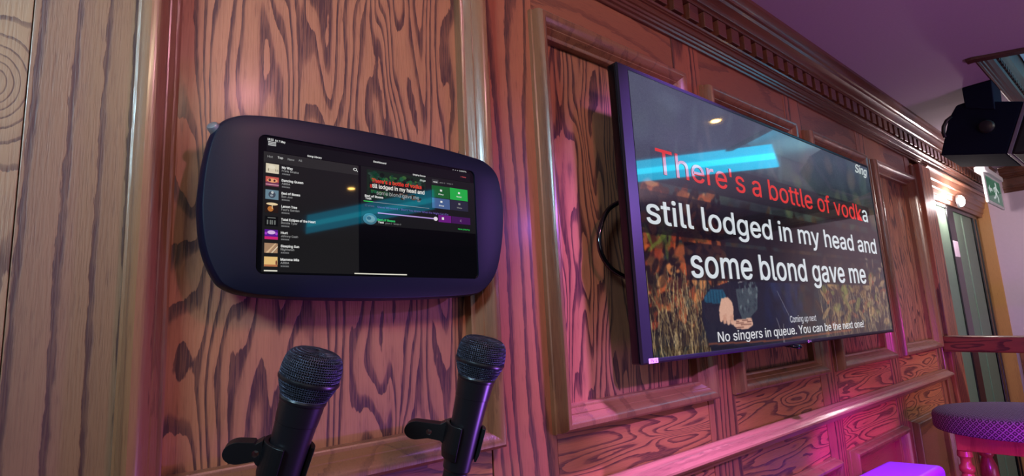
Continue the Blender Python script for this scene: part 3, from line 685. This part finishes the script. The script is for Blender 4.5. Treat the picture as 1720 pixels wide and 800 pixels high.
    def rot(r, s):
        dr, dq = r+40, s-175-ds; c_, s_ = math.cos(lean*.9), math.sin(lean*.9)
        return (-40+dr*c_-dq*s_, 175+ds+dr*s_+dq*c_)
    ring = [rot(*q) for q in L2_]
    fa = [bm.verts.new(ap(r, s, 13)) for r, s in ring]; fb = [bm.verts.new(ap(r, s, -13)) for r, s in ring]
    hc = rot(hx+14, hs+6); hn = 16
    ha = [bm.verts.new(ap(hc[0]+6*math.cos(2*PI*i/hn), hc[1]+6*math.sin(2*PI*i/hn), 13)) for i in range(hn)]
    hb = [bm.verts.new(ap(hc[0]+6*math.cos(2*PI*i/hn), hc[1]+6*math.sin(2*PI*i/hn), -13)) for i in range(hn)]
    m_ = len(fa)
    for i in range(m_): bm.faces.new((fa[i], fa[(i+1)%m_], fb[(i+1)%m_], fb[i]))
    for i in range(hn): bm.faces.new((ha[i], ha[(i+1)%hn], hb[(i+1)%hn], hb[i]))
    for L_, Hh in ((fa, ha), (fb, hb)):
        ed = [bm.edges.get((L_[i], L_[(i+1)%m_])) for i in range(m_)]+[bm.edges.get((Hh[i], Hh[(i+1)%hn])) for i in range(hn)]
        bmesh.ops.triangle_fill(bm, use_beauty=True, edges=ed)
    arm = obj('swivel_arm', bm, M_clip, st, bevel=.001)
    c0 = ap(hc[0], hc[1], 0)
    bm = bmesh.new(); lathe(bm, [(-3*k, 3.4*k), (-1*k, 3.4*k)], c0, front, 20)
    obj('screw', bm, M_silver, arm)
    bm = bmesh.new(); lathe(bm, [(0,.09),(.012,.09),(.02,.02)], foot, (0,0,1), 40); obj('base', bm, M_black, st, angle=.5)
    bm = bmesh.new(); tube(bm, [foot+Vector((0,0,.015)), end+Vector((0,0,-.035))], .008); obj('pole', bm, M_black, st, smooth=True)
    bm = bmesh.new(); lathe(bm, [(0,.012),(.01,.02),(.03,.02)], end+Vector((0,0,-.033)), (0,0,1), 24); obj('cup', bm, M_black, st, angle=.5)
    return mic
make_mic((534,588), (470,803), .62, 'nearer and larger black handheld microphone, below the left half of the tablet', 'black clip and lug gripping the nearer, left-hand microphone', .62/941*.94, 18, 40)
make_mic((815,566.5), (764,800), .80, 'farther and smaller black handheld microphone, below the right end of the tablet', 'black clip and lug gripping the farther, right-hand microphone', .80/941*.775, 40, 16)

# ------------------------------------------------------------------ ceiling loudspeaker
spk = thing('loudspeaker', 'black angled loudspeaker hanging from the ceiling at the top right', 'speaker', (3.5,.47,ZC))
def sx(px, py, x=3.4): return onx(px, py, x)
side = [sx(1580,261), sx(1593,200), sx(1606,177), sx(1625,170), sx(1719,170), sx(1691,258)]
bm = bmesh.new(); prism(bm, side, (.40,0,0)); obj('cabinet', bm, M_spk, spk, bevel=.006)
a_, b_ = side[4], side[5]; nrm = Vector((0, -(a_-b_).z, (a_-b_).y)).normalized()
if nrm.y > 0: nrm = -nrm
bm = bmesh.new(); prism(bm, [a_+nrm*.001, a_+nrm*.016, b_+nrm*.016, b_+nrm*.001], (.40,0,0)); o = obj('front_trim', bm, mat('grey_trim', (120,112,124), .5), spk, bevel=.002)
bm = bmesh.new(); prism(bm, [a_+nrm*.0165, a_+nrm*.09+Vector((0,0,-.05)), b_+nrm*.09+Vector((0,0,.01)), b_+nrm*.0165], (.40,0,0)); obj('grille', bm, M_spkgrille, spk, bevel=.01)
bm = bmesh.new(); p0, p1, p2, p3 = sx(1617,153), sx(1668,145), sx(1672,184), sx(1622,182)
p0.z = ZC-.002; p1.z = ZC-.002
prism(bm, [p+Vector((-.012,0,0)) for p in (p0,p1,p2,p3)], (.22,0,0)); obj('ceiling_bracket', bm, M_spk, spk, bevel=.004)
bm = bmesh.new(); q = sx(1657,213, 3.4); lathe(bm, [(0,.032),(.012,.032),(.022,.026),(.026,.012)], q+Vector((.002,0,0)), (-1,0,0), 24); obj('bracket_knob', bm, M_black, spk, angle=.5)
bm = bmesh.new(); pts = [sx(*p, 3.405) for p in ((1599,196),(1590,203),(1585,213),(1584.5,223),(1588,231))]; tube(bm, pts, .009); obj('cable_loop', bm, M_black, spk, smooth=True)

# ------------------------------------------------------------------ exit sign
ex = thing('exit_sign', 'green and white illuminated running man exit sign above the end of the doorway', 'sign', (5.2,.74,H+.93))
c1, c2, c3, c4 = ony(1651,290,.735), ony(1679,305,.735), ony(1689,352,.735), ony(1662,341,.735)
ex0, ex1, ez0, ez1 = (c1.x+c4.x)/2, (c2.x+c3.x)/2, (c3.z+c4.z)/2, (c1.z+c2.z)/2
bm = bmesh.new(); box(bm, ex0-.05, ex1, .715, .775, ez1, ez1+.035); box(bm, ex0-.05, ex0+.2, .73, .765, ez1+.03, H+1.0); obj('housing', bm, M_white, ex, bevel=.004)
bm = bmesh.new(); box(bm, ex0, ex1, .736, .75, ez0, ez1+.002); obj('frame', bm, M_white, ex, bevel=.003)
E_ = Display(); bw = .045; 
E_.rect(ex0+bw, ex1-bw, ez0+.02, ez1-.015, (70,128,104), 1)
def ep(u, v): return ex0+bw+(ex1-ex0-2*bw)*u, ez0+.02+(ez1-ez0-.035)*v
wt = (226,240,236)
p = ep(.66,.82); E_.disc(p[0], p[1], .025, .018, wt, 3, 16)
E_.poly([ep(.56,.72),(ep(.70,.74)),ep(.66,.42),ep(.54,.42)], wt, 3)
E_.poly([ep(.56,.44),ep(.64,.44),ep(.74,.26),ep(.70,.08),ep(.65,.1),ep(.67,.26)], wt, 3); E_.poly([ep(.54,.46),ep(.62,.42),ep(.54,.24),ep(.38,.14),ep(.36,.22),ep(.49,.3)], wt, 3)
E_.poly([ep(.68,.72),ep(.84,.56),ep(.81,.50),ep(.66,.62)], wt, 3); E_.poly([ep(.58,.72),ep(.44,.62),ep(.46,.44),ep(.50,.46),ep(.50,.58),ep(.58,.62)], wt, 3)
E_.poly([ep(.08,.5),ep(.2,.68),ep(.2,.56),ep(.34,.56),ep(.34,.44),ep(.2,.44),ep(.2,.32)], wt, 3)
E_.build('pictogram', screen_mat('exit_sign_face', .55, .12, 1.5), ex, .7358)

# small round lamp on the door lintel
lampm = mat('lamp_glass', (255,245,235), .3, emit=(255,240,235), es=90)
dlp = thing('door_lamp', 'small bright white lamp glaring at the top of the doorway', 'lamp', (5.12,.90,H+.80))
q = ony(1613,338,.868)
bm = bmesh.new(); lathe(bm, [(0,.046),(.012,.046),(.016,.040)], q+Vector((0,.016,0)), (0,-1,0), 24); obj('lamp_rim', bm, M_silver, dlp, angle=.5)
bm = bmesh.new(); lathe(bm, [(0,.039),(.012,.036),(.022,.022),(.026,.004)], q, (0,-1,0), 24); obj('bulb', bm, lampm, dlp, smooth=True)

# paper notice on the door post
q = ony(1577,405,.915)
bm = bmesh.new(); box(bm, 4.74, 4.865, .919, .9215, H+.33, H+.44)
o = obj('paper_notice', bm, mat('notice_paper', (240,214,232), .7)); o['label'] = 'small pale pink notice stuck on the dark door post beside the casing'; o['category'] = 'notice'

# horizontal bar across the passage
bm = bmesh.new()
a0_, a1_ = onx(1575,565,3.80), onx(1575,591,3.80); b0_, b1_ = onx(1740,566,3.80), onx(1740,594,3.80)
d_ = (b0_-a0_); yl = .865
def ext(p, q, y): t = (y-p.y)/(q.y-p.y); return p+(q-p)*t
t0_, t1_, t2_, t3_ = ext(a0_, b0_, yl), ext(b0_, a0_, -.25) if False else ext(a0_, b0_, -.25), ext(a1_, b1_, -.25), ext(a1_, b1_, yl)
prism(bm, [t0_, t1_, t2_, t3_], (.12,0,0))
bar = thing('partition_rail', 'dark wooden rail running level from the wall across the passage above the stool', 'rail', (3.86,-.2,0))
obj('top_rail', bm, W_bar, bar, bevel=.006)
bm = bmesh.new(); box(bm, 3.81, 3.91, -.25, -.16, 0, min(t1_.z,t2_.z)-.001); obj('post', bm, W_mould, bar, bevel=.005)

# ------------------------------------------------------------------ bar stools
def fabric_mat():
    m = mat('patterned_fabric', (120,84,120), .8); nt = m.node_tree; N = nt.nodes; L = nt.links; b = N['Principled BSDF']
    tc = N.new('ShaderNodeTexCoord'); sep = N.new('ShaderNodeSeparateXYZ'); L.new(tc.outputs['UV'], sep.inputs[0])
    def mm(op, a, bb=None):
        n = N.new('ShaderNodeMath'); n.operation = op
        for i, v in enumerate((a, bb)):
            if v is None: continue
            if isinstance(v, (int, float)): n.inputs[i].default_value = v
            else: L.new(v, n.inputs[i])
        return n.outputs[0]
    a = mm('PINGPONG', mm('ADD', sep.outputs['X'], sep.outputs['Y']), .5); c = mm('PINGPONG', mm('SUBTRACT', sep.outputs['X'], sep.outputs['Y']), .5)
    w = mm('LESS_THAN', mm('MINIMUM', a, c), .10); w2 = mm('GREATER_THAN', mm('MINIMUM', a, c), .36)
    w = mm('MAXIMUM', w, w2)
    mx = N.new('ShaderNodeMix'); mx.data_type = 'RGBA'; mx.inputs[6].default_value = (*lin((64,38,66)), 1); mx.inputs[7].default_value = (*lin((150,112,158)), 1)
    L.new(w, mx.inputs[0]); L.new(mx.outputs[2], b.inputs['Base Color']); return m
M_fab = fabric_mat(); M_stoolwood = wood('stool_wood', cross=14, along=2, K=4, light=(176,88,70), dark=(120,50,44), grain=.4, rough=.3, coat=.5)
SZ = -.433
ctr = Vector((3.02,.475,0)); rs = .285; zt_ = H+SZ+.018
stool = thing('bar_stool', 'round bar stool with patterned fabric seat and turned wooden legs at the right edge', 'stool', (ctr.x, ctr.y, 0))
bm = bmesh.new(); prof = [(0,0),(.0,rs*.9),(.004,rs*.985),(.010,rs),(.055,rs*1.0),(.066,rs*.985),(.074,rs*.95),(.080,rs*.8),(.085,rs*.4),(.086,0)]
seg = 72; uvl = bm.loops.layers.uv.new('UVMap'); zb_ = zt_-.086; rings = []
for z, r in prof: rings.append([bm.verts.new((ctr.x+max(r,1e-4)*math.cos(2*PI*i/seg), ctr.y+max(r,1e-4)*math.sin(2*PI*i/seg), zb_+z)) for i in range(seg)])
for j in range(len(rings)-1):
    for i in range(seg):
        f_ = bm.faces.new((rings[j][i], rings[j][(i+1)%seg], rings[j+1][(i+1)%seg], rings[j+1][i]))
        for lp, (ii, jj) in zip(f_.loops, ((i,j),(i+1,j),(i+1,j+1),(i,j+1))):
            z, r = prof[jj]; lp[uvl].uv = (ii*80/seg, z*44) if j < 6 else (lp.vert.co.x*44, lp.vert.co.y*44)
obj('seat', bm, M_fab, stool, angle=.9)
hs = .17; lc = [(ctr.x-hs, ctr.y+hs*.95), (ctr.x-hs, ctr.y-hs*1.1), (ctr.x+hs, ctr.y+hs*.95), (ctr.x+hs, ctr.y-hs*1.1)]
bm = bmesh.new()
za, zb2 = zb_-.065, zb_-.001
for (x0_, x1_, y0_, y1_) in ((lc[1][0]-.015, lc[0][0]+.015, lc[1][1]-.02, lc[0][1]+.02), (lc[3][0]-.015, lc[2][0]+.015, lc[3][1]-.02, lc[2][1]+.02)): box(bm, x0_, x1_, y0_, y1_, za, zb2)
for y_ in (lc[0][1], lc[1][1]): box(bm, lc[0][0]+.0155, lc[2][0]-.0155, y_-.015, y_+.015, za, zb2)
obj('apron', bm, M_stoolwood, stool, bevel=.003)
def turned(L_): 
    base = [(0,.024),(.02,.026),(.03,.018),(.05,.018),(.06,.026),(.075,.026),(.085,.019),(.12,.031),(.16,.033),(.21,.022),(.25,.018),(.26,.025),(.275,.025),(.29,.018),(.40,.024),(.50,.026),(.55,.018),(.57,.024),(.60,.02),(L_-.01,.015),(L_,.015)]
    return base
for x_, y_ in lc:
    bm = bmesh.new(); lathe(bm, turned(za-.001), (x_, y_, za-.0005), (0,0,-1), 28); obj('leg', bm, M_stoolwood, stool, angle=.7)
for (p_, q_) in ((0,1),(2,3),(0,2),(1,3)):
    bm = bmesh.new(); z_ = .25 if p_ != q_-2 else .32; a = Vector((*lc[p_], z_)); b = Vector((*lc[q_], z_)); d = (b-a).normalized()*.015; tube(bm, [a+d, b-d], .011, 12); obj('stretcher', bm, M_stoolwood, stool, smooth=True)

# smooth purple-lit square stool in front of it
M_leather = noisy(mat('smooth_leatherette', (150,60,215), .5), 30, .08)
zq = -.55
P1_, P2_, P3_ = onz(1488,773,zq), onz(1583,781,zq), onz(1439,797,zq)
e1 = (P2_-P1_); e2 = (P3_-P1_).normalized()*.36
quad = [P1_, P2_+e1*.05, P2_+e1*.05+e2, P1_+e2]
cc = sum(quad, Vector())/4
st2 = thing('cushioned_stool', 'low stool with smooth square cushion glowing violet below the television', 'stool', (cc.x, cc.y, 0))
bm = bmesh.new(); prism(bm, quad, (0,0,-.10)); o = obj('cushion', bm, M_leather, st2, bevel=.02, angle=.6); o.modifiers['bevel'].segments = 5
bm = bmesh.new(); prism(bm, [cc+(q-cc)*.86+Vector((0,0,-.101)) for q in quad], (0,0,-.05)); obj('apron', bm, M_stoolwood, st2, bevel=.003)
for q in quad:
    w = cc+(q-cc)*.75; bm = bmesh.new(); lathe(bm, turned(w.z-.15-.001)[:-1]+[(w.z-.1525, .015)], (w.x, w.y, w.z-.152), (0,0,-1), 24); obj('leg', bm, M_stoolwood, st2, angle=.7)

# ------------------------------------------------------------------ room lights behind and above the viewer (seen mirrored in the screens)
M_cyan = mat('cyan_led_panel', (0,40,60), .4, emit=(0,190,235), es=2.6)
M_cyan3 = mat('cyan_led_panel_strong', (0,40,60), .4, emit=(0,190,235), es=5.5)
M_cyan4 = mat('cyan_led_tube_strong', (0,40,60), .4, emit=(20,215,250), es=8.0)
M_cyan2 = mat('cyan_led_panel_bright', (0,40,60), .4, emit=(20,215,250), es=4.0)
def light_panel(pts, core, label, zz, m1=M_cyan, m2=M_cyan2):
    cen = sum((Vector(p) for p in pts), Vector((0,0)))/len(pts)
    t = thing('light_panel', label, 'light', (cen.x, cen.y, ZC), 'cyan ceiling light panels')
    bm = bmesh.new(); prism(bm, [(x,y,ZC-.0002) for x,y in pts], (0,0,-.0238)); obj('diffuser', bm, m1, t)
    bm = bmesh.new(); prism(bm, [(x,y,ZC-.0245) for x,y in core], (0,0,-.006)); obj('tube', bm, m2, t)
def lerp(a, b, t): return (a[0]+(b[0]-a[0])*t, a[1]+(b[1]-a[1])*t)
def panel(A_, B_, C_, D_, label, *m): light_panel([A_,B_,C_,D_], [lerp(A_,D_,.25), lerp(B_,C_,.25), lerp(B_,C_,.5), lerp(A_,D_,.5)], label, 0, *m)
panel((2.94,-.64),(3.43,.085),(3.93,-.10),(3.32,-.93), 'cyan lit ceiling panel mirrored as a bright band across the television', M_cyan3, M_cyan4)
panel((1.74,-3.03),(2.21,-1.77),(2.52,-2.24),(2.0,-3.77), 'cyan lit ceiling panel mirrored as a dim band across the tablet')
M_warm = mat('warm_downlight', (255,220,150), .4, emit=(255,196,100), es=60)
for i, (x_, y_) in enumerate(((2.72,.115),(1.67,-2.0))):
    t = thing('ceiling_downlight', ['round warm downlight in the ceiling mirrored near the top of the television','round warm downlight in the ceiling mirrored in the tablet'][i], 'light', (x_,y_,ZC), 'warm ceiling downlights')
    bm = bmesh.new(); lathe(bm, [(0,.035),(.006,.034),(.008,.026)], (x_,y_,ZC-.0005), (0,0,-1), 28); obj('rim', bm, M_silver, t, angle=.5)
    bm = bmesh.new(); lathe(bm, [(0,.024),(.002,.022)], (x_,y_,ZC-.0085), (0,0,-1), 24); obj('bulb', bm, M_warm, t)

def area(name, loc, target, size, col, power, spread=None, shape='SQUARE', sy=None):
    l = bpy.data.lights.new(name, 'AREA'); l.energy = power; l.color = col; l.size = size; l.shape = shape
    if sy: l.shape = 'RECTANGLE'; l.size_y = sy
    if spread: l.spread = spread
    o = bpy.data.objects.new(name, l); C.objects.link(o); o.location = loc
    o.rotation_euler = (Vector(target)-Vector(loc)).to_track_quat('-Z', 'Y').to_euler(); return o
def spot(name, loc, target, ang, col, power, rad=.03, blend=.6):
    l = bpy.data.lights.new(name, 'SPOT'); l.energy = power; l.color = col; l.spot_size = math.radians(ang); l.spot_blend = blend; l.shadow_soft_size = rad
    o = bpy.data.objects.new(name, l); C.objects.link(o); o.location = loc
    o.rotation_euler = (Vector(target)-Vector(loc)).to_track_quat('-Z', 'Y').to_euler(); return o
# magenta party light on the ceiling near the viewer: gives the shadows behind tablet and television
spot('magenta_spot', (.60,-.50,H+.98), (1.3,.88,H-.05), 120, (1,.40,.54), 25, .03)
# warm white room light, slightly green
spot('warm_spot', (.35,-.75,H+1.0), (.9,.88,H-.1), 130, (1,.80,.50), 15, .05)
# violet beam on the post between tablet and television
spot('violet_spot', (2.3,-.6,H+.6), (.90,.88,H+.16), 24, (.50,.20,1), 62, .03, 1.0)
spot('violet_rim', (1.3,.12,H-.65), (.38,.60,H-.12), 44, (.40,.14,1), 34, .05, .8)
# pink wash along the ledges
spot('pink_wash', (1.2,.36,H+.98), (1.45,.86,H-.34), 80, (.55,.24,1), 300, .04, 1.0)
spot('lilac_ledge_beam', (.5,-.5,H+.6), (1.27,.85,H-.22), 24, (.50,.24,1), 190, .04, 1.0)
spot('cornice_beam', (1.5,-1.0,H+.15), (1.9,.82,H+1.0), 60, (1,.15,.75), 9, .10, 1.0)
# cool lamp added to give the upper-left boards a blue-grey cast
area('cool_fill_light', (-1.1,-.2,H+.95), (-.1,.88,H+.65), .4, (.50,.82,1), 13, math.radians(75))
# soft ambient from the room
area('room_ambient', (-.6,-3.0,H+.6), (1.6,.88,H), 2.0, (.85,.82,.85), 15)
# purple uplight washing the ceiling
area('ceiling_wash', (2.6,-1.4,.4), (2.6,-.3,ZC), 1.0, (.80,.36,.86), 17)
# strong magenta near the stools
spot('magenta_floor_spot', (2.0,-.7,H-.12), (3.15,.88,H-.75), 56, (1,.03,.70), 34, .04)
spot('violet_stool_spot', (1.9,-.15,H-.50), (3.0,.5,H-.52), 50, (.5,.01,1), 40, .04)
spot('violet_cushion_spot', (2.0,.25,H-.25), (2.25,.62,H-.55), 70, (.5,.0,1), 40, .04)
# light of the lamp in the doorway
pl = bpy.data.lights.new('door_lamp_glow', 'POINT'); pl.energy = 12; pl.color = (1,.85,.85); pl.shadow_soft_size = .03
po = bpy.data.objects.new('door_lamp_glow', pl); C.objects.link(po); po.location = ony(1613,338,.82)
area('tray_led', (4.2,.0,ZC+.02), (4.2,.0,ZC+.2), .4, (.3,.85,1), 1.2)
spot('far_room_light', (3.4,-1.7,H+.9), (5.0,.9,H+.1), 90, (1,.86,.78), 110, .06)

w = bpy.data.worlds.new('world'); bpy.context.scene.world = w; w.use_nodes = True
w.node_tree.nodes['Background'].inputs['Color'].default_value = (.05,.04,.06,1); w.node_tree.nodes['Background'].inputs['Strength'].default_value = 1
vs = bpy.context.scene.view_settings; vs.view_transform = 'Standard'; vs.look = 'None'; vs.exposure = -.12; vs.gamma = 1; vs.use_curve_mapping = False
